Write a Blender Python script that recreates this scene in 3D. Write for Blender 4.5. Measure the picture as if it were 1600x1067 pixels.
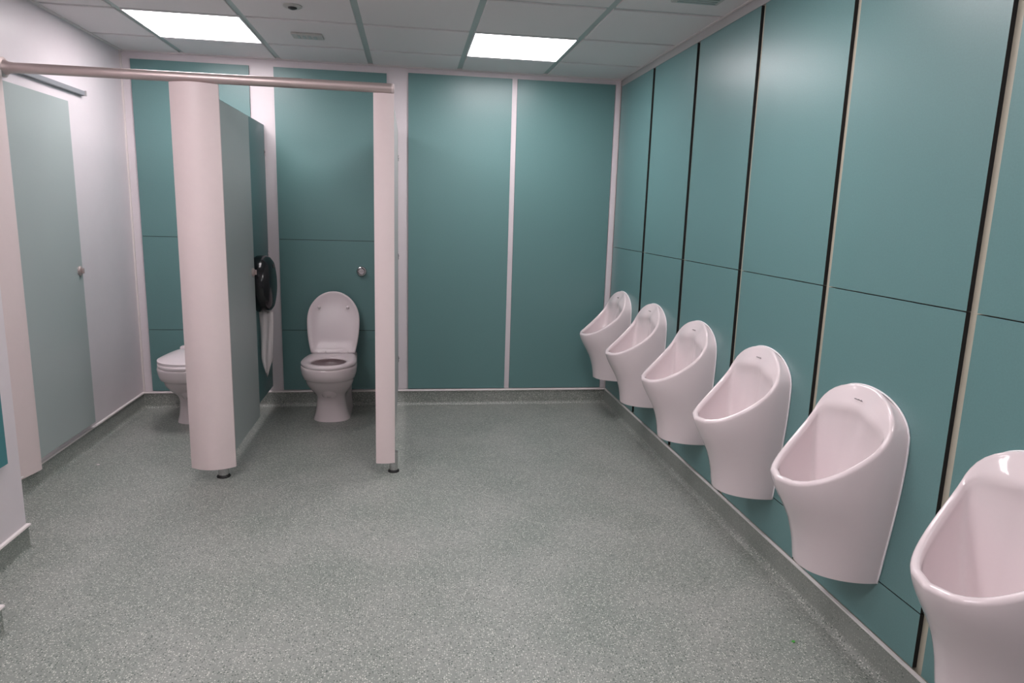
import bpy, bmesh, math, random
from mathutils import Vector, Matrix
random.seed(7)
sc = bpy.context.scene
for o in list(bpy.data.objects): bpy.data.objects.remove(o)
COL = sc.collection

# ------------------------------------------------------------------ camera
cam_data = bpy.data.cameras.new('camera'); cam = bpy.data.objects.new('camera', cam_data); COL.objects.link(cam)
YAW, PITCH, ROLL = 0.1503, -0.1857, 0.0295
fwd = Vector((math.sin(YAW)*math.cos(PITCH), math.cos(YAW)*math.cos(PITCH), math.sin(PITCH)))
rt = Vector((math.cos(YAW), -math.sin(YAW), 0)); upv = rt.cross(fwd)
R_ = math.cos(ROLL)*rt + math.sin(ROLL)*upv
U_ = -math.sin(ROLL)*rt + math.cos(ROLL)*upv
m = Matrix((R_, U_, -fwd)).transposed().to_4x4(); m.translation = Vector((-1.4937, -5.0031, 1.4325))
cam.matrix_world = m
cam_data.sensor_width = 36; cam_data.lens = 1072.3/1600*36; cam_data.clip_start = 0.02
sc.camera = cam

# ------------------------------------------------------------------ world, exposure
w = bpy.data.worlds.new('world'); sc.world = w; w.use_nodes = True
w.node_tree.nodes['Background'].inputs[0].default_value = (0.5, 0.5, 0.5, 1)
w.node_tree.nodes['Background'].inputs[1].default_value = 0.05
vs = sc.view_settings
vs.view_transform = 'Standard'; vs.look = 'None'; vs.gamma = 1; vs.use_curve_mapping = False
vs.exposure = 0.0
LIGHT = 18.0          # strength of every ceiling panel
LIGHT_COL = (1.0, 0.93, 0.95)

# ------------------------------------------------------------------ helpers
def lin(c): return tuple(((v/255)/12.92 if v/255 <= .04045 else ((v/255+.055)/1.055)**2.4) for v in c)

def mat(name, rgb, rough=.5, metal=0., mottle=0., scale=60., bump=0., bscale=300., coat=0., spec=.5, emit=0.):
    M = bpy.data.materials.new(name); M.use_nodes = True
    nt = M.node_tree; b = nt.nodes['Principled BSDF']; N = nt.nodes.new; L = nt.links.new
    c = lin(rgb) if max(rgb) > 1 else rgb
    b.inputs['Roughness'].default_value = rough; b.inputs['Metallic'].default_value = metal
    b.inputs['Specular IOR Level'].default_value = spec
    b.inputs['Coat Weight'].default_value = coat; b.inputs['Coat Roughness'].default_value = .05
    tc = N('ShaderNodeTexCoord')
    if mottle:
        n = N('ShaderNodeTexNoise'); n.inputs['Scale'].default_value = scale; n.inputs['Detail'].default_value = 4
        n.inputs['Roughness'].default_value = .7
        L(tc.outputs['Object'], n.inputs['Vector'])
        r = N('ShaderNodeValToRGB')
        r.color_ramp.elements[0].position = .3; r.color_ramp.elements[1].position = .7
        r.color_ramp.elements[0].color = (*[v*(1-mottle) for v in c], 1)
        r.color_ramp.elements[1].color = (*[min(1, v*(1+mottle)) for v in c], 1)
        L(n.outputs['Fac'], r.inputs['Fac']); L(r.outputs['Color'], b.inputs['Base Color'])
    else:
        b.inputs['Base Color'].default_value = (*c, 1)
    if bump:
        n2 = N('ShaderNodeTexNoise'); n2.inputs['Scale'].default_value = bscale; n2.inputs['Detail'].default_value = 3
        L(tc.outputs['Object'], n2.inputs['Vector'])
        bp = N('ShaderNodeBump'); bp.inputs['Strength'].default_value = bump; bp.inputs['Distance'].default_value = .002
        L(n2.outputs['Fac'], bp.inputs['Height']); L(bp.outputs['Normal'], b.inputs['Normal'])
    if emit:
        b.inputs['Emission Color'].default_value = (*LIGHT_COL, 1); b.inputs['Emission Strength'].default_value = emit
    return M

def vinyl():
    M = mat('speckled_vinyl', (95, 108, 101), rough=.42, bump=.25, bscale=260)
    nt = M.node_tree; N = nt.nodes.new; L = nt.links.new; b = nt.nodes['Principled BSDF']
    tc = [n for n in nt.nodes if n.type == 'TEX_COORD'][0]
    base = N('ShaderNodeTexNoise'); base.inputs['Scale'].default_value = 3.; base.inputs['Detail'].default_value = 5
    L(tc.outputs['Object'], base.inputs['Vector'])
    r0 = N('ShaderNodeValToRGB')
    r0.color_ramp.elements[0].position = .35; r0.color_ramp.elements[0].color = (*lin(FLOOR_A), 1)
    r0.color_ramp.elements[1].position = .65; r0.color_ramp.elements[1].color = (*lin(FLOOR_B), 1)
    L(base.outputs['Fac'], r0.inputs['Fac']); col = r0.outputs['Color']
    for scale, lo, hi, c in ((135, .0, .25, FLOOR_C), (112, .0, .24, FLOOR_D), (185, .0, .26, FLOOR_E)):
        v = N('ShaderNodeTexVoronoi'); v.inputs['Scale'].default_value = scale
        mp = N('ShaderNodeMapping'); mp.inputs['Location'].default_value = (scale*.37, scale*.11, scale*.73)
        L(tc.outputs['Object'], mp.inputs['Vector']); L(mp.outputs['Vector'], v.inputs['Vector'])
        wn = N('ShaderNodeSeparateColor'); L(v.outputs['Color'], wn.inputs['Color'])
        th = N('ShaderNodeMath'); th.operation = 'LESS_THAN'; th.inputs[1].default_value = .42
        L(wn.outputs['Red'], th.inputs[0])
        dd = N('ShaderNodeMapRange'); dd.inputs['From Min'].default_value = hi; dd.inputs['From Max'].default_value = hi+.14
        dd.inputs['To Min'].default_value = 1; dd.inputs['To Max'].default_value = 0
        L(v.outputs['Distance'], dd.inputs['Value'])
        mu = N('ShaderNodeMath'); mu.operation = 'MULTIPLY'; L(th.outputs[0], mu.inputs[0]); L(dd.outputs[0], mu.inputs[1])
        mx = N('ShaderNodeMix'); mx.data_type = 'RGBA'
        L(mu.outputs[0], mx.inputs[0]); L(col, mx.inputs[6]); mx.inputs[7].default_value = (*lin(c), 1)
        col = mx.outputs[2]
    L(col, b.inputs['Base Color'])
    return M

FLOOR_A, FLOOR_B = (127, 133, 127), (142, 145, 140)
FLOOR_C, FLOOR_D, FLOOR_E = (204, 204, 197), (80, 91, 84), (178, 179, 173)
M_VINYL = vinyl()
M_TEAL = mat('teal_laminate', (98, 135, 135), rough=.36, spec=.58, mottle=.05, scale=170, bump=.06, bscale=500)
M_TEAL_SHADED = mat('teal_laminate_shaded', (84, 126, 126), rough=.4, mottle=.05, scale=170)  # teal laminate darkened: the partition's shade is put into its colour
M_TEAL3 = mat('deep_teal_laminate', (62, 128, 134), rough=.4, mottle=.04, scale=170)
M_BLACK = mat('black_laminate_core', (14, 14, 18), rough=.55)
M_WALL = mat('white_wall_board', (222, 213, 217), rough=.33, mottle=.015, scale=8, bump=.03)
M_BATTEN = mat('ivory_batten', (184, 179, 162), rough=.55)
M_TRIM = mat('white_pvc_trim', (226, 217, 216), rough=.35)
M_TILE = mat('ceiling_tile_mineral', (228, 222, 222), rough=.9, mottle=.03, scale=260, bump=.3, bscale=420)
M_GRID = mat('ceiling_grid_metal', (176, 186, 184), rough=.5)
M_PIL = mat('powder_coated_pilaster', (224, 207, 206), rough=.42, mottle=.01, scale=30)
M_ALU = mat('satin_aluminium', (200, 184, 181), rough=.42, metal=.7)
M_CHROME = mat('polished_chrome', (205, 203, 204), rough=.12, metal=1)
M_RUBBER = mat('black_rubber', (16, 16, 17), rough=.6)
M_DOOR = mat('grey_green_laminate', (166, 175, 174), rough=.4, mottle=.02, scale=150)
M_GREYLAM = mat('pale_grey_laminate', (176, 174, 174), rough=.45)
M_CER = mat('white_vitreous_china', (222, 209, 211), rough=.08, coat=.3)
M_SEAT = mat('white_moulded_plastic', (226, 213, 216), rough=.2)
M_CAP = mat('grey_capping', (206, 203, 201), rough=.4)
M_WRAIL = mat('grey_painted_rail', (140, 141, 146), rough=.4)
M_SEAL = mat('white_silicone', (238, 234, 236), rough=.35)
M_MARK = mat('grey_print', (150, 141, 143), rough=.5)
M_DARK = mat('dark_drain', (40, 36, 36), rough=.4)
M_BLKPL = mat('glossy_black_plastic', (20, 22, 26), rough=.16)
M_PAPER = mat('tissue_paper', (226, 218, 218), rough=.95, bump=.3, bscale=200)
M_DIFF = mat('lit_diffuser', (240, 240, 240), rough=.5, emit=LIGHT)
M_LFRAME = mat('white_light_frame', (225, 222, 224), rough=.4)
M_VENT = mat('grey_sensor_plastic', (188, 186, 182), rough=.5)
M_GREEN = mat('green_scrap', (70, 165, 60), rough=.6)

def link(name, me, mats, parent=None):
    o = bpy.data.objects.new(name, me); COL.objects.link(o)
    for x in (mats if isinstance(mats, (list, tuple)) else [mats]): me.materials.append(x)
    if parent: o.parent = parent
    return o

def from_bm(name, bm, mats, parent=None, smooth=False, recalc=True):
    if recalc: bmesh.ops.recalc_face_normals(bm, faces=bm.faces)
    me = bpy.data.meshes.new(name); bm.to_mesh(me); bm.free()
    if smooth:
        for p in me.polygons: p.use_smooth = True
    return link(name, me, mats, parent)

def empty(name, loc=(0, 0, 0), rz=0):
    o = bpy.data.objects.new(name, None); COL.objects.link(o); o.location = loc; o.rotation_euler = (0, 0, rz)
    o.empty_display_size = .1
    return o

def tag(o, label, cat, group=None):
    o['label'] = label; o['category'] = cat
    if group: o['group'] = group
    return o

def struct(o): o['kind'] = 'structure'; return o

def add_box(bm, a, b, bevel=0., seg=2):
    a = Vector(a); b = Vector(b)
    r = bmesh.ops.create_cube(bm, size=1)
    vsx = r['verts']
    for v in vsx: v.co = Vector([(a[i]+b[i])/2 + v.co[i]*abs(b[i]-a[i]) for i in range(3)])
    if bevel:
        es = {e for v in vsx for e in v.link_edges}
        bmesh.ops.bevel(bm, geom=list(es), offset=bevel, segments=seg, affect='EDGES', profile=.5)

def box(name, a, b, mats, parent=None, bevel=0., seg=2, front=None):
    """one box; with front=(axis, sign) the faces looking that way take material 0 and the others material 1"""
    bm = bmesh.new(); add_box(bm, a, b, bevel, seg)
    bmesh.ops.recalc_face_normals(bm, faces=bm.faces)
    if front:
        bm.normal_update()
        for f in bm.faces: f.material_index = 0 if f.normal[front[0]]*front[1] > .9 else 1
    return from_bm(name, bm, mats, parent, recalc=False)

def add_tube(bm, pts, r, n=16, caps=True, closed=False):
    pts = [Vector(p) for p in pts]; rings = []
    up0 = Vector((0, 0, 1))
    for i, p in enumerate(pts):
        if closed: t = pts[(i+1) % len(pts)] - pts[i-1]
        else: t = pts[min(i+1, len(pts)-1)] - pts[max(i-1, 0)]
        t.normalize()
        u = up0 if abs(t.dot(up0)) < .95 else Vector((1, 0, 0))
        a = t.cross(u).normalized(); b = a.cross(t)
        rr = r[i] if isinstance(r, (list, tuple)) else r
        rings.append([bm.verts.new(p + (a*math.cos(2*math.pi*k/n) + b*math.sin(2*math.pi*k/n))*rr) for k in range(n)])
    m_ = len(rings)
    for i in range(m_ if closed else m_-1):
        A, B = rings[i], rings[(i+1) % m_]
        for k in range(n): bm.faces.new((A[k], A[(k+1) % n], B[(k+1) % n], B[k]))
    if caps and not closed:
        bm.faces.new(rings[0]); bm.faces.new(rings[-1])

def tube(name, pts, r, mats, parent=None, n=16):
    bm = bmesh.new(); add_tube(bm, pts, r, n)
    return from_bm(name, bm, mats, parent, smooth=False) if n < 9 else auto_smooth(from_bm(name, bm, mats, parent))

def auto_smooth(o, ang=40):
    for p in o.data.polygons: p.use_smooth = True
    me = o.data
    bm = bmesh.new(); bm.from_mesh(me)
    for e in bm.edges:
        if len(e.link_faces) == 2 and e.calc_face_angle(0) > math.radians(ang): e.smooth = False
    bm.to_mesh(me); bm.free()
    return o

def lathe(name, prof, origin, axis, mats, parent=None, n=32, sy=1.0):
    """prof: list of (radius, height along axis)"""
    ax = Vector(axis).normalized()
    u = Vector((0, 0, 1)) if abs(ax.z) < .9 else Vector((1, 0, 0))
    a = ax.cross(u).normalized(); b = a.cross(ax); o = Vector(origin)
    bm = bmesh.new(); rings = []
    for r, h in prof:
        if r < 1e-6: rings.append([bm.verts.new(o + ax*h)])
        else: rings.append([bm.verts.new(o + ax*h + a*r*math.cos(2*math.pi*k/n) + b*r*sy*math.sin(2*math.pi*k/n)) for k in range(n)])
    for A, B in zip(rings, rings[1:]):
        for k in range(n):
            if len(A) == 1 and len(B) == 1: break
            if len(A) == 1: bm.faces.new((A[0], B[k], B[(k+1) % n]))
            elif len(B) == 1: bm.faces.new((A[k], A[(k+1) % n], B[0]))
            else: bm.faces.new((A[k], A[(k+1) % n], B[(k+1) % n], B[k]))
    if len(rings[0]) > 1: bm.faces.new(rings[0])
    if len(rings[-1]) > 1: bm.faces.new(rings[-1])
    return auto_smooth(from_bm(name, bm, mats, parent), 35)

def prism(name, outline, z0, z1, mats, parent=None, smooth=True):
    bm = bmesh.new()
    A = [bm.verts.new((x, y, z0)) for x, y in outline]; B = [bm.verts.new((x, y, z1)) for x, y in outline]
    n = len(outline)
    for k in range(n): bm.faces.new((A[k], A[(k+1) % n], B[(k+1) % n], B[k]))
    bm.faces.new(A[::-1]); bm.faces.new(B)
    o = from_bm(name, bm, mats, parent)
    return auto_smooth(o, 30) if smooth else o

def interp(tab, x):
    if x <= tab[0][0]: return tab[0][1]
    for (x0, y0), (x1, y1) in zip(tab, tab[1:]):
        if x <= x1:
            return y0 + (y1-y0)*(x-x0)/(x1-x0)
    return tab[-1][1]

def smooth_tab(tab, n=120):
    """Catmull-Rom resampling of a table of (x, y) with rising x"""
    out = []
    for i in range(len(tab)-1):
        p0 = tab[max(i-1, 0)]; p1 = tab[i]; p2 = tab[i+1]; p3 = tab[min(i+2, len(tab)-1)]
        m1 = (p2[1]-p0[1])/(p2[0]-p0[0]); m2 = (p3[1]-p1[1])/(p3[0]-p1[0]); h = p2[0]-p1[0]
        k = max(2, n//len(tab))
        for j in range(k):
            t = j/k
            y = (2*t**3-3*t**2+1)*p1[1] + (t**3-2*t**2+t)*h*m1 + (-2*t**3+3*t**2)*p2[1] + (t**3-t**2)*h*m2
            out.append((p1[0]+h*t, y))
    out.append(tab[-1]); return out

# ------------------------------------------------------------------ room shell
H = 2.387
XL = -3.35            # left wall of the cubicles
YF = -6.4             # wall behind the camera
XN1, YN1, YN2, XN2 = -3.052, -2.112, -2.735, -2.825     # the two steps of the near left wall
XB, YB = .0145, .0125   # the boards behind the laminate panels

fl = box('floor', (XL-.1, YF-.1, -.08), (.15, .15, 0), M_VINYL); struct(fl)
wb = box('wall_back', (XL-.1, YB, 0), (.15, .12, H+.15), M_WALL); struct(wb)
wr = box('wall_right', (XB, YF-.1, 0), (.15, YB, H+.15), M_BATTEN); struct(wr)
bm = bmesh.new()
add_box(bm, (XL-.1, YN1, 0), (XL, YB, H+.15))
add_box(bm, (XL-.1, YN2, 0), (XN1, YN1, H+.15), .004)
add_box(bm, (XL-.1, YF, 0), (XN2, YN2, H+.15), .004)
wl = from_bm('wall_left', bm, M_WALL); struct(wl)
wf = box('wall_front', (XL-.1, YF-.1, 0), (XB, YF, H+.15), M_WALL); struct(wf)

# ceiling: slab above, tegular tiles and recessed grid bars below it
ce = box('ceiling', (XL, YF, H+.06), (XB, YB, H+.14), M_TILE); struct(ce)
GX, GY, G = -.559, -.441, .6
xs = sorted([XL, XB] + [GX+G-G*k for k in range(0, 7) if XL < GX+G-G*k < XB-.02])
ys = sorted([YF, YB] + [GY-G*k for k in range(0, 11) if YF < GY-G*k < YB])
lights = []
LX = [(-2.959, -2.359), (-1.159, -.559)]; LY = [(-1.041, -.441), (-2.841, -2.241), (-4.641, -4.041)]
def is_light(x0, x1, y0, y1):
    return any(abs(x0-a) < .05 and abs(x1-b) < .05 for a, b in LX) and any(abs(y0-c) < .05 and abs(y1-d) < .05 for c, d in LY)
tile_mesh = {}
for i in range(len(xs)-1):
    for j in range(len(ys)-1):
        x0, x1, y0, y1 = xs[i], xs[i+1], ys[j], ys[j+1]
        if is_light(x0, x1, y0, y1): lights.append((x0, x1, y0, y1)); continue
        if x1 < XN2+.02 and y1 < YN2-.02: continue
        key = (round(x1-x0, 3), round(y1-y0, 3))
        g = .017
        if key not in tile_mesh:
            hx, hy = (x1-x0)/2-g, (y1-y0)/2-g
            bm = bmesh.new(); add_box(bm, (-hx, -hy, 0), (hx, hy, .014), .002, 1)
            bmesh.ops.recalc_face_normals(bm, faces=bm.faces)
            me = bpy.data.meshes.new('ceiling_tile'); bm.to_mesh(me); bm.free(); me.materials.append(M_TILE)
            tile_mesh[key] = me
        o = bpy.data.objects.new('ceiling_tile', tile_mesh[key]); COL.objects.link(o); o.parent = ce
        o.location = ((x0+x1)/2, (y0+y1)/2, H)
for x in xs[1:-1]: box('grid_bar', (x-.026, YF, H+.008), (x+.026, YB, H+.03), M_GRID, ce)
for y in ys[1:-1]: box('grid_bar', (XL, y-.026, H+.0085), (XB, y+.026, H+.03), M_GRID, ce)
# perimeter angle trims
struct(box('trim_1', (XL, YB-.024, H-.004), (XB, YB, H+.03), M_TRIM))
struct(box('trim_2', (XB-.024, YF, H-.004), (XB, YB-.024, H+.03), M_TRIM))
struct(box('trim_6', (.003, YF, 2.340), (XB, YB, H-.004), M_GREYLAM))
struct(box('trim_3', (XL, YN1, H-.004), (XL+.024, YB-.024, H+.03), M_TRIM))

# laminate panels of the back wall (children of the wall)
BP = [(-3.286, -2.553, True), (-2.395, -1.654, True), (-1.507, -.787, False), (-.7497, -.043, False)]
PB, PT = .124, 2.35
for x0, x1, split in BP:
    zs = [(PB, .560), (.5635, 1.2015), (1.205, PT-.012)] if split else [(PB, PT)]
    for z0, z1 in zs:
        box('wall_panel', (x0, 0, z0), (x1, YB-.0003, z1), [M_TEAL, M_BLACK], wb, front=(1, -1))
    if split:
        for z in (.56175, 1.20325): box('joint_strip', (x0+.001, .003, z-.003), (x1-.001, YB-.0006, z+.003), M_BLACK, wb)
# right wall: 36 mm open joints, 12 mm black-cored panels
J = [-.679, -1.350, -2.026, -2.694, -3.359, -4.028, -4.695, -5.362, -6.03]
edge = -.022
for j in J:
    for z0, z1 in [(PB, .299), (.3025, 1.2015), (1.205, 2.337)]:
        box('wall_panel', (0, j+.003, z0), (XB-.0003, edge, z1), [M_TEAL, M_BLACK], wr, front=(0, -1))
    edge = j+.003-.037
# teal panel on the near left wall
box('wall_panel', (XN1, YN2+.06, .415), (XN1+.010, YN1-.098, 1.95), [M_TEAL3, M_BLACK], wl, front=(0, 1))

# corner trim in the back right corner and light bead in the left corner
struct(box('trim_4', (-.0385, -.006, PB), (-.0005, YB, PT), M_WALL))
struct(box('trim_5', (XL, YB-.010, PB), (XL+.010, YB, H-.004), M_TRIM))

# coved skirting: vinyl rising 105 mm with a rounded foot, white capping on top
def coving(name, path, normals, cap=1.0, cap_mat=None):
    """path: list of (x, y) along the wall face, normals: room-side unit vector per point (mitred)"""
    prof = [(.0, .0)]
    r = .028
    prof = [(r+.004, 0.0006)] + [(.004 + r - r*math.sin(a), r - r*math.cos(a)+.0006) for a in [math.pi/2*k/8 for k in range(9)]] + [(.004, .108), (-.002, .108)]
    bm = bmesh.new(); rows = []
    for (x, y), (nx, ny) in zip(path, normals):
        rows.append([bm.verts.new((x+nx*d, y+ny*d, z)) for d, z in prof])
    for A, B in zip(rows, rows[1:]):
        for k in range(len(prof)-1): bm.faces.new((A[k], A[k+1], B[k+1], B[k]))
    o = auto_smooth(from_bm(name, bm, M_VINYL), 60); struct(o)
    cp = [(-.002, .1185-.0125*cap), (.009*cap, .1185-.0125*cap), (.0115*cap, .1185-.0095*cap), (.0095*cap, .1185-.003*cap), (.0, .1185), (-.002, .1185)]
    bm = bmesh.new(); rows = []
    for (x, y), (nx, ny) in zip(path, normals):
        rows.append([bm.verts.new((x+nx*d, y+ny*d, z)) for d, z in cp])
    for A, B in zip(rows, rows[1:]):
        for k in range(len(cp)): bm.faces.new((A[k], A[(k+1) % len(cp)], B[(k+1) % len(cp)], B[k]))
    bm.faces.new(rows[0]); bm.faces.new(rows[-1])
    from_bm('capping', bm, cap_mat or M_TRIM, o)
    return o
coving('baseboard_back', [(XL, 0), (0, 0)], [(1, -1), (-1, -1)])
coving('baseboard_right', [(0, 0), (0, YF)], [(-1, -1), (-1, 1)], .75, M_CAP)
coving('baseboard_left', [(XL, 0), (XL, YN1), (XN1, YN1), (XN1, YN2), (XN2, YN2), (XN2, YF)],
       [(1, -1), (1, 1), (1, 1), (1, 1), (1, 1), (1, 1)])

# ------------------------------------------------------------------ ceiling fittings
names = {0: 'right', 1: 'left'}
for x0, x1, y0, y1 in lights:
    cx, cy = (x0+x1)/2, (y0+y1)/2
    t = empty('ceiling_light', (cx, cy, H))
    side = 'right of the pair, nearer the urinal wall' if cx > -1.5 else 'left of the pair, above the toilets'
    if y0 > -1.2: tag(t, 'square lit white ceiling panel light, ' + side, 'light', 'recessed ceiling lights')
    else:
        tag(t, 'square lit ceiling light, %s one of the %s row, out of view' % ('right' if cx > -1.5 else 'left', 'middle' if y0 > -3 else 'rear'), 'light', 'recessed ceiling lights')
    bm = bmesh.new(); h = .29
    for a, b in (((-h, -h), (h, -h+.008)), ((-h, h-.008), (h, h)), ((-h, -h+.008), (-h+.008, h-.008)), ((h-.008, -h+.008), (h, h-.008))):
        add_box(bm, (a[0], a[1], -.002), (b[0], b[1], .03))
    from_bm('frame', bm, M_LFRAME, t)
    box('diffuser', (-h+.008, -h+.008, .001), (h-.008, h-.008, .02), M_DIFF, t)

# rectangular sensor plate and round detector near the cubicles
t = empty('motion_sensor', (-2.07, -.73, H)); tag(t, 'small grey rectangular sensor plate on the ceiling left of centre', 'sensor')
box('plate', (-.085, -.055, -.012), (.085, .055, 0), M_VENT, t, .004)
for k in range(4): box('slot', (-.055+k*.03, -.03, -.015), (-.04+k*.03, .03, -.0115), M_GRID, t, .001)
t = empty('smoke_detector', (-2.06, -1.31, H)); tag(t, 'small round ceiling detector with dark centre at the top edge of the view', 'detector')
lathe('rim', [(.0, -.001), (.046, -.001), (.046, -.005), (.038, -.010), (.0, -.010)], (0, 0, .001), (0, 0, 1), M_VENT, t)
lathe('lens', [(.0, -.009), (.022, -.009), (.020, -.014), (.010, -.018), (0, -.0185)], (0, 0, 0), (0, 0, 1), M_DARK, t)
t = empty('air_vent', (-.235, -1.93, H)); tag(t, 'grey rectangular ceiling vent cut by the top edge, near the right wall', 'vent')
box('frame', (-.11, -.09, -.012), (.11, .09, 0), M_VENT, t, .004)
for k in range(6): box('slat', (-.09, -.07+k*.026, -.016), (.09, -.056+k*.026, -.0115), M_GRID, t, .001)

# ------------------------------------------------------------------ cubicles
YC = -1.355
def foot(parent, x, y, r=.027, h=.06, zoff=0):
    f = lathe('foot', [(0, .008), (r*.95, .008), (r, .012), (r, h), (0, h)], (x, y, 0), (0, 0, 1), M_CHROME, parent, 24)
    lathe('rubber_base', [(0, .0005), (r*1.28, .0005), (r*1.28, .006), (r*1.02, .014), (0, .014)], (x, y, 0), (0, 0, 1), M_RUBBER, f, 24)
    return f
def pilaster_outline(x0, x1, yb, bulge, n=14):
    """flat back at yb, front bowed toward the room"""
    pts = [(x1, yb), (x0, yb)]
    for k in range(n+1):
        s = k/n
        pts.append((x0+(x1-x0)*s, yb-.012-bulge*(1-(2*s-1)**2)))
    return pts
# middle column
t = empty('cubicle_pilaster', (-2.52, YC, 0)); tag(t, 'broad bowed pale pilaster between the two cubicles, with one chrome foot', 'pilaster', 'cubicle pilasters')
prism('post', [(x+2.52, y-YC) for x, y in pilaster_outline(-2.634, -2.410, -1.345, .046)], .058, 1.9972, M_PIL, t)
foot(t, .042, .010, .027, .0578)
# right column
t = empty('cubicle_pilaster', (-1.625, YC, 0)); tag(t, 'narrow pale end pilaster right of the open cubicle with lid-up toilet', 'pilaster', 'cubicle pilasters')
prism('post', [(x+1.625, y-YC) for x, y in pilaster_outline(-1.676, -1.574, -1.350, .010)], .060, 1.9972, M_PIL, t)
foot(t, .043, .022, .024, .115)
# left column
t = empty('cubicle_pilaster', (-3.33, -1.44, 0)); tag(t, 'narrow pale pilaster against the left wall beside the left cubicle door', 'pilaster', 'cubicle pilasters')
prism('post', [(x+3.33, y+1.44) for x, y in [(XL+.0005, -1.436), (-3.3175, -1.436), (-3.3165, -1.452), (-3.3215, -1.480), (-3.329, -1.515), (-3.338, -1.555), (XL+.0005, -1.600)]], .100, 1.9972, M_PIL, t)

# head rail
t = empty('head_rail', (0, YC-.006, 0)); tag(t, 'long round aluminium head rail running over the cubicle fronts', 'rail')
tube('rail', [(XL+.012, 0, 2.0215), (-1.585, 0, 2.0215)], .0235, M_ALU, t, 28)
lathe('wall_flange', [(0, 0), (.045, 0), (.045, .006), (.034, .012), (.026, .03), (.0236, .05), (0, .05)], (XL+.0005, 0, 2.0215), (1, 0, 0), M_ALU, t)
lathe('end_cap', [(0, 0), (.0236, 0), (.0236, .008), (.02, .013), (0, .015)], (-1.586, 0, 2.0215), (1, 0, 0), M_PIL, t)
# short rail on the left wall inside the left cubicle
t = empty('wall_rail', (XL+.012, -.95, 2.028)); tag(t, 'short grey rail fixed to the white left wall below the head rail', 'rail')
box('bar', (-.0115, -.39, -.013), (.012, .36, .013), M_WRAIL, t, .003)
box('end_plate', (-.0115, .36, -.015), (.020, .366, .015), M_GREYLAM, t, .002)

# partitions
def partition(x, y0, y1, z0, z1, m_, label):
    t = empty('cubicle_partition', (x, (y0+y1)/2, 0)); tag(t, label, 'partition', 'cubicle partitions')
    d = (y0+y1)/2
    box('panel', (-.0065, y0-d, z0), (.0065, y1-d, z1), m_, t, .001)
    for z in (1.78, 1.10, .35):
        b = box('bracket', (.0066, y1-d-.028, z-.02), (.0105, y1-d, z+.02), M_CHROME, t, .001)
        lathe('screw', [(0, 0), (.006, 0), (.005, .003), (0, .0035)], (.0105, y1-d-.014, z+.006), (1, 0, 0), M_CHROME, b, 12)
    return t
partition(-2.478, -1.335, YB-.001, .15, 1.965, M_TEAL_SHADED, 'teal partition panel between the two toilets, carrying the black dispenser')
partition(-1.584, -1.340, YB-.001, .15, 1.965, M_GREYLAM, 'pale grey end partition behind the narrow right pilaster, seen edge on')

# doors (both swung inward, open)
def lock(parent, x, y, z, sx=1):
    k = lathe('lock', [(0, 0), (.026, 0), (.026, .006), (.022, .010), (0, .011)], (x, y, z), (sx, 0, 0), M_ALU, parent, 28)
    box('thumb_turn', (x+.0105*sx, y-.004, z-.015), (x+.024*sx, y+.004, z+.015), M_ALU, k, .0025)
t = empty('cubicle_door', (-2.446, -1.30, 0)); tag(t, 'grey-green cubicle door standing open beside the bowed middle pilaster', 'door', 'open cubicle doors')
box('door_leaf', (-.0065, .0, .105), (.0065, .705, 1.945), M_DOOR, t, .001)
lock(t, .0065, .655, 1.03)
for z in (.35, 1.0, 1.75): tube('hinge', [(0, -.004, z-.05), (0, -.004, z+.05)], .009, M_CHROME, t, 12)
t = empty('cubicle_door', (-3.330, -1.432, 0)); tag(t, 'grey-green cubicle door folded back flat against the white left wall', 'door', 'open cubicle doors')
box('door_leaf', (-.007, .0, .15), (.007, .622, 1.955), M_DOOR, t, .001)
lock(t, .007, .587, 1.042)

# ------------------------------------------------------------------ flush button
t = empty('flush_button', (-1.835, -.0002, .99)); tag(t, 'round chrome flush button on the teal wall above the open toilet', 'button')
lathe('collar', [(0, 0), (.037, 0), (.0368, .004), (.0355, .010), (.033, .015), (.0295, .018), (.026, .0185), (.0245, .016), (.0245, .013), (0, .013)], (0, 0, 0), (0, -1, 0), M_CHROME, t, 36)
def half_disc(sgn, r=.0235, n=12):
    pts = [(math.cos(a)*r, math.sin(a)*r) for a in [math.pi*k/n for k in range(n+1)]]
    return [(x, sgn*(y+.001)) for x, y in pts]
for sgn, d in ((1, .024), (-1, .020)):
    bm = bmesh.new(); O = half_disc(sgn)
    A = [bm.verts.new((x, -.012, z)) for x, z in O]; B = [bm.verts.new((x*.8, -d, z*.8+.001*sgn)) for x, z in O]
    for k in range(len(O)): bm.faces.new((A[k], A[(k+1) % len(O)], B[(k+1) % len(O)], B[k]))
    bm.faces.new(A); bm.faces.new(B)
    from_bm('push_plate', bm, M_CHROME, t)

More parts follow.
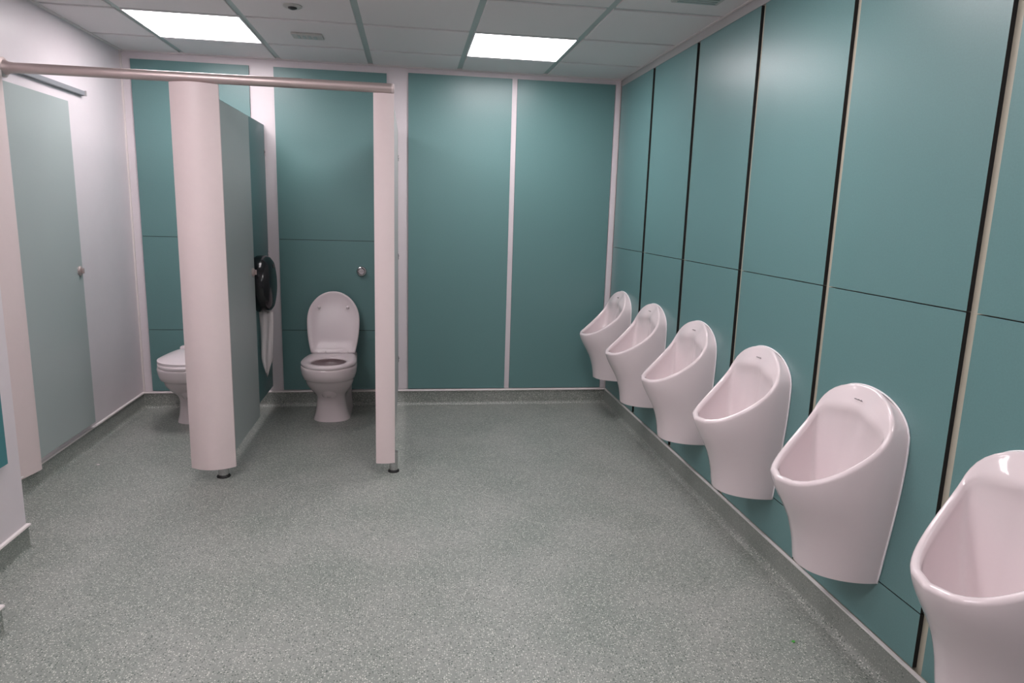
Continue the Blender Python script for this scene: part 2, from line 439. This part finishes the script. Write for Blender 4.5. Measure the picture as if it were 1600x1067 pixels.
# ------------------------------------------------------------------ toilets
def seat_outline(L, k0=.84, W=.178):
    """closed outline (x, s) of seat / lid, s = 0 at the hinge, L at the tip"""
    smid = .53*L
    def hw(s):
        if s < smid: return W*(k0 + (1-k0)*(1-(1-s/smid)**2.0))
        return W*max(0., 1-((s-smid)/(L-smid))**2.03)**.5
    side = []
    n = 40
    for k in range(n+1):
        s = smid*k/n if k <= n else 0
        side.append((hw(s), s))
    for k in range(1, n+1):
        a = math.pi/2*k/n; s = smid + (L-smid)*math.sin(a); side.append((hw(s), s))
    rightside = side; leftside = [(-x, s) for x, s in side[::-1]][1:]
    return rightside + leftside
def polar(outline, c, N):
    """resample a star-shaped outline at N equal angles about c=(0, sc)"""
    P = [(x-c[0], y-c[1]) for x, y in outline]; res = []
    for k in range(N):
        a = 2*math.pi*k/N; d = (math.cos(a), math.sin(a)); best = 0
        for (x0, y0), (x1, y1) in zip(P, P[1:]+P[:1]):
            den = d[0]*(y1-y0) - d[1]*(x1-x0)
            if abs(den) < 1e-12: continue
            tt = (x0*(y1-y0) - y0*(x1-x0))/den
            u = (x0*d[1]-y0*d[0])/den
            if tt > 0 and -1e-6 <= u <= 1+1e-6: best = max(best, tt)
        res.append((c[0]+d[0]*best, c[1]+d[1]*best))
    return res
def ring_mesh(name, rings, mats, parent, wrap=False, cap0=False, cap1=False, ang=35):
    bm = bmesh.new(); R = [[bm.verts.new(p) for p in r] for r in rings]; n = len(R[0]); m_ = len(R)
    for i in range(m_ if wrap else m_-1):
        A, B = R[i], R[(i+1) % m_]
        for k in range(n): bm.faces.new((A[k], A[(k+1) % n], B[(k+1) % n], B[k]))
    for flag, r in ((cap0, R[0]), (cap1, R[-1])):
        if flag:
            c = bm.verts.new(sum((v.co for v in r), Vector())/n)
            for k in range(n): bm.faces.new((r[k], r[(k+1) % n], c))
    return auto_smooth(from_bm(name, bm, mats, parent), ang)

def make_toilet(x, lid_open, label):
    t = empty('toilet', (x, 0, 0)); tag(t, label, 'toilet', 'toilets in the cubicles')
    N = 56
    # pan: sections from the floor up (z, half width, front, half width at the wall)
    S = [(.0005, .124, -.408, .120), (.010, .122, -.406, .119), (.05, .109, -.404, .114), (.10, .100, -.407, .112), (.14, .095, -.415, .112), (.17, .095, -.427, .113),
         (.188, .100, -.440, .114), (.203, .109, -.456, .117), (.220, .122, -.478, .122), (.238, .134, -.503, .130), (.257, .144, -.526, .136), (.277, .152, -.547, .141), (.297, .157, -.564, .142), (.314, .160, -.575, .142), (.318, .163, -.582, .145),
         (.326, .172, -.600, .150), (.36, .179, -.619, .152), (.395, .182, -.630, .153), (.407, .180, -.628, .152), (.411, .174, -.622, .148)]
    def sec(z, hw, yf, hb, yb=-.0015):
        ym = yf + hw*(.95 + .30*min(1, max(0, (z-.1)/.25))); pts = []
        for k in range(N//2+1):
            a = math.pi*k/(N//2); pts.append((hw*math.copysign(abs(math.cos(a))**.86, math.cos(a)), ym + (yf-ym)*abs(math.sin(a))**.86, z))
        nb = N - (N//2+1)
        for k in range(nb):
            s = (k+1)/(nb+1)
            if s < 1/3: q = s*3; pts.append((-hw+(hw-hb)*q, ym+(yb-ym)*q, z))
            elif s < 2/3: q = (s-1/3)*3; pts.append((-hb+2*hb*q, yb, z))
            else: q = (s-2/3)*3; pts.append((hb+(hw-hb)*q, yb+(ym-yb)*q, z))
        return pts
    rings = [sec(*s) for s in S]
    top = rings[-1]; cy = -.40
    hole = []
    def inner(sx, sy, z):
        return [(sx*math.cos(a), cy - sy*math.sin(a), z) for a in angs]
    angs = [math.atan2(-(p[1]-cy), p[0]) for p in top]
    rings += [inner(.135, .175, .411), inner(.128, .168, .404), inner(.120, .158, .36), inner(.105, .140, .29), inner(.07, .095, .22), inner(.05, .065, .185)]
    ring_mesh('pan', rings, M_CER, t, cap0=True, cap1=True, ang=50)
    # hidden waste connection on the right of the pan at the wall
    # seat
    L = .445; YH = -.19; ZS = .4125
    out = seat_outline(L); NS = 72; c = (0, .245)
    O = polar(out, c, NS)
    Hh = [(c[0]+.112*math.cos(2*math.pi*k/NS), c[1]+.01+.135*math.sin(2*math.pi*k/NS)) for k in range(NS)]
    def lerp(f): return [((1-f)*o[0]+f*h[0], (1-f)*o[1]+f*h[1]) for o, h in zip(O, Hh)]
    prof = [(.04, 0), (.0, .004), (-.01, .010), (.0, .017), (.10, .0225), (.45, .0245), (.80, .0215), (.97, .015), (1.0, .008), (.96, .001)]
    rg = [[(px, YH-s, ZS+z) for px, s in lerp(f)] for f, z in prof]
    ring_mesh('seat', rg, M_SEAT, t, wrap=True, ang=60)
    # hinge barrels
    for sx in (-.075, .075):
        tube('hinge', [(sx-.026, YH+.012, ZS+.022), (sx+.026, YH+.012, ZS+.022)], .0135, M_SEAT, t, 16)
    # lid
    Ll = .440; out = seat_outline(Ll, .83, .180); cl = (0, .22)
    O = polar(out, cl, NS)
    def sca(f): return [(cl[0]+(q[0]-cl[0])*f, cl[1]+(q[1]-cl[1])*f) for q in O]
    if lid_open:
        prof = [(.02, .007), (.5, .0075), (.80, .0065), (.90, .003), (.955, .0), (.99, .0015), (1.0, .006), (.99, .012), (.92, .018), (.7, .024), (.3, .028), (.02, .029)]
        a = math.radians(90+14)
        def plc(px, s, z):
            # lid frame: s along the lid, z away from the seat
            y = YH + .014 - (s*math.cos(a) - z*math.sin(a)) ; zz = ZS+.014 + s*math.sin(a) + z*math.cos(a)
            return (px, y, zz)
        rg = [[plc(px, s, z) for px, s in sca(f)] for f, z in prof]
        lid = ring_mesh('lid', rg, M_SEAT, t, cap0=True, cap1=True, ang=60)
        for sx in (-.098, .098):
            p = plc(sx, .325, .008); q = plc(sx, .325, -.006)
            d = Vector(q)-Vector(p)
            lathe('buffer', [(0, 0), (.0105, 0), (.0105, .012), (.007, .016), (0, .017)], p, d, M_SEAT, lid, 16)
    else:
        def dome(s, f): return .012 + .028*(1-f**2.4)*(1.0-.25*s/Ll) + .014*max(0., 1-s/Ll)*(1-f**4)
        prof = [1.0, 1.004, 1.0, .96, .88, .75, .55, .3, .02]
        rg = []
        for i, f in enumerate(prof):
            rg.append([(px, YH+.002-s, ZS+.0235 + (0 if i == 0 else .005 if i == 1 else .003+dome(s, f))) for px, s in sca(f)])
        lid = ring_mesh('lid', rg, M_SEAT, t, cap0=True, cap1=True, ang=60)
        box('hinge_cover', (-.125, YH-.006, ZS+.0005), (.125, YH+.045, ZS+.070), M_SEAT, t, .012, 3)
    return t
make_toilet(-2.025, True, 'white toilet with its lid raised, in the open right-hand cubicle')
make_toilet(-2.905, False, 'white toilet with closed lid, partly hidden behind the broad middle pilaster')

# ------------------------------------------------------------------ dispenser and paper
t = empty('toilet_roll_dispenser', (-2.4715, -.417, .935)); tag(t, 'round glossy black jumbo toilet roll dispenser on the teal partition', 'dispenser')
lathe('back_plate', [(0, 0), (.160, 0), (.160, .012), (0, .012)], (.0005, 0, 0), (1, 0, 0), M_BLKPL, t, 48, 1.08)
lathe('cover', [(0, .012), (.167, .012), (.169, .03), (.168, .066), (.159, .088), (.138, .104), (.10, .113), (.05, .117), (0, .118)], (0, 0, 0), (1, 0, 0), M_BLKPL, t, 48, 1.08)
lathe('lock_boss', [(0, 0), (.014, 0), (.014, .006), (0, .007)], (.108, 0, .115), (1, 0, .12), M_DARK, t, 16)
# hanging strip of paper
bm = bmesh.new(); rows = []
nz, nx = 26, 8
for i in range(nz+1):
    s = i/nz; z = .7545 - .42*s
    tip = max(0., (s-.72)/.28)
    x0 = -2.462 + .010*s + .030*tip**1.3; x1 = -2.374 - .012*s - .034*tip**1.5
    rows.append([bm.verts.new((x0+(x1-x0)*k/nx, -.417 + .012*math.sin(5*s+.7) + .006*math.sin(k*1.7+s*4), z - .016*tip*math.sin(k*2.1))) for k in range(nx+1)])
for A, B in zip(rows, rows[1:]):
    for k in range(nx): bm.faces.new((A[k], A[k+1], B[k+1], B[k]))
o = from_bm('toilet_paper', bm, M_PAPER, None, smooth=True)
sol = o.modifiers.new('thickness', 'SOLIDIFY'); sol.thickness = .0008
tag(o, 'white strip of toilet paper hanging from the black dispenser, torn to a point', 'paper')

# ------------------------------------------------------------------ urinals
WTAB = smooth_tab([(.29, .147), (.40, .163), (.51, .179), (.64, .194), (.74, .1995), (.79, .198)])
def uw(z):
    if z <= .775: return interp(WTAB, z)
    s = (z-.775)/(.905-.775)
    return .1985*max(0., 1-min(1, s)**2.2)**.5
DTAB = smooth_tab([(.29, .193), (.36, .203), (.43, .223), (.48, .247), (.52, .270), (.555, .289), (.58, .300), (.60, .306), (.62, .308)])
def ud(z): return interp(DTAB, z)
CUT = smooth_tab([(0., .905), (.016, .889), (.032, .853), (.052, .803), (.08, .754), (.13, .703), (.19, .655), (.25, .617), (.29, .600), (.316, .594)], 200)
def make_urinal_meshes():
    nt = 30
    cs = [(k/nt)**1.7 for k in range(nt+1)]             # cos of the plan angle, 0 at the wall, 1 at the front
    th = [math.acos(c) for c in cs]
    ang = [-a for a in th] + [a for a in th[::-1][1:]]   # -90..0..90
    NZ = 22; outer = []
    for a in ang:
        zr = interp(CUT, .315*math.cos(a)); colm = []
        for i in range(NZ+1):
            v = i/NZ; z = .29 + (zr-.29)*v
            colm.append(Vector((-ud(z)*math.cos(a), uw(z)*math.sin(a), z)))
        outer.append(colm)
    C = Vector((-.135, 0, .425)); S = Vector((-.15, 0, .70)); nrm = Vector((-.5, 0, .86))
    bm = bmesh.new()
    cols = []
    for a, colm in zip(ang, outer):
        rim = colm[-1]
        inn = (S-rim); inn.normalize()
        q = min(1., max(0., (rim.z-.775)/(.905-.775))); q = q*q*(3-2*q)
        wide = .024 + .059*q                             # the rim widens into a splash plate at the top
        ring = [rim + inn*.0015 + nrm*.004, rim + inn*.006 + nrm*.008, rim + inn*.012 + nrm*.0095, rim + inn*.018 + nrm*.0075]
        e0 = rim + inn*wide - nrm*(.003+.004*q)
        for u in (.2, .4, .6, .8): ring.append((rim + inn*.018 + nrm*.0075)*(1-u) + (e0 + nrm*.0050)*u)
        ring += [e0 + nrm*.0030, e0 + inn*.003 + nrm*.0005 - Vector((0, 0, .003)), e0 + inn*.0045 - Vector((0, 0, .009))]
        R0 = ring[-1] + Vector((0, 0, -.008)) + Vector((.002*q, 0, 0))
        P1 = Vector((C.x+(R0.x-C.x)*.90+.006*q, R0.y*.92, R0.z-.42*(R0.z-C.z)))
        P2 = Vector((C.x+(R0.x-C.x)*.52, R0.y*.52, C.z+.006))
        inner = []
        for i in range(0, 17):
            u = i/17
            inner.append(R0*(1-u)**3 + P1*3*u*(1-u)**2 + P2*3*u*u*(1-u) + C*u**3)
        cols.append(colm + ring + inner)
    for cc in cols:
        for p in cc:
            if p.x > -.0008: p.x = -.0008
    V = [[bm.verts.new(p) for p in cc] for cc in cols]
    for A, B in zip(V, V[1:]):
        for k in range(len(A)-1): bm.faces.new((A[k], B[k], B[k+1], A[k+1]))
    cv = bm.verts.new(C)
    for A, B in zip(V, V[1:]): bm.faces.new((A[-1], B[-1], cv))
    bm.faces.new([c[0] for c in V])                      # underside
    bmesh.ops.remove_doubles(bm, verts=bm.verts, dist=.00012)
    bmesh.ops.recalc_face_normals(bm, faces=bm.faces)
    me = bpy.data.meshes.new('bowl'); bm.to_mesh(me); bm.free(); me.materials.append(M_CER)
    bowl = bpy.data.objects.new('bowl', me); COL.objects.link(bowl); auto_smooth(bowl, 50)
    # bead of silicone along the wall outline
    pts = []
    zs = [.292 + (.775-.292)*k/20 for k in range(21)]
    pts += [(-.003, -uw(z)-.0015, z) for z in zs]
    for k in range(1, 40):
        a = math.pi*k/40
        y = -.1985*math.cos(a); z = .775 + .13*max(0., 1-abs(math.cos(a))**2)**(1/2.2)
        pts.append((-.003, y*1.0075, z+.0015))
    pts += [(-.003, uw(z)+.0015, z) for z in zs[::-1]]
    bm = bmesh.new(); add_tube(bm, pts, .0029, 8)
    seal = from_bm('silicone_bead', bm, M_SEAL, bowl, smooth=True)
    seal.parent = None
    return bowl, seal
bowl0, seal0 = make_urinal_meshes()
def copy_part(src, parent, first):
    o = src if first else src.copy()
    if not first: COL.objects.link(o)
    o.parent = parent; return o
# outlet grate and the maker's mark, local to the urinal
grate0 = lathe('drain', [(0, 0), (.030, 0), (.030, .004), (.026, .006), (0, .007)], (-.148, 0, .4285), (0, 0, 1), M_DARK, None, 24)
bm = bmesh.new()
mp = [(-.0412, -.020+.0017*k, .8630 + .0016*math.sin(k*2.3) + (.003 if k in (3, 11) else 0)) for k in range(25)]
add_tube(bm, mp, .0010, 6)
mark0 = from_bm('maker_mark', bm, M_MARK)
UY = [-.345, -1.005, -1.68, -2.36, -3.02, -3.69]
UL = ['white wall urinal in the back right corner, farthest of the row',
      'white wall urinal second from the back wall',
      'white wall urinal third from the back wall',
      'white wall urinal fourth from the back wall, third nearest the viewer',
      'white wall urinal second nearest the viewer, fully in view, large',
      'white wall urinal nearest the viewer, cut off by the right edge']
for i, (y, lab) in enumerate(zip(UY, UL)):
    t = empty('urinal', (0, y, 0)); tag(t, lab, 'urinal', 'row of urinals on the right wall')
    for s in (bowl0, seal0, grate0, mark0): copy_part(s, t, i == 0)

# ------------------------------------------------------------------ scraps on the floor
def scrap(name, loc, size, m_, label, cat):
    bm = bmesh.new(); bmesh.ops.create_icosphere(bm, subdivisions=1, radius=1)
    for v in bm.verts: v.co = Vector((v.co.x*size*random.uniform(.6, 1.1), v.co.y*size*random.uniform(.5, 1), (v.co.z+.8)*size*.35*random.uniform(.7, 1.1)))
    o = from_bm(name, bm, m_); o.location = loc; tag(o, label, cat); return o
scrap('floor_scrap', (-.18, -3.03, .001), .009, M_GREEN, 'tiny bright green scrap on the floor near the urinals', 'scrap')
scrap('paper_scrap', (-3.19, -1.13, .001), .010, M_PAPER, 'tiny white paper speck on the floor by the left cubicle door', 'scrap')
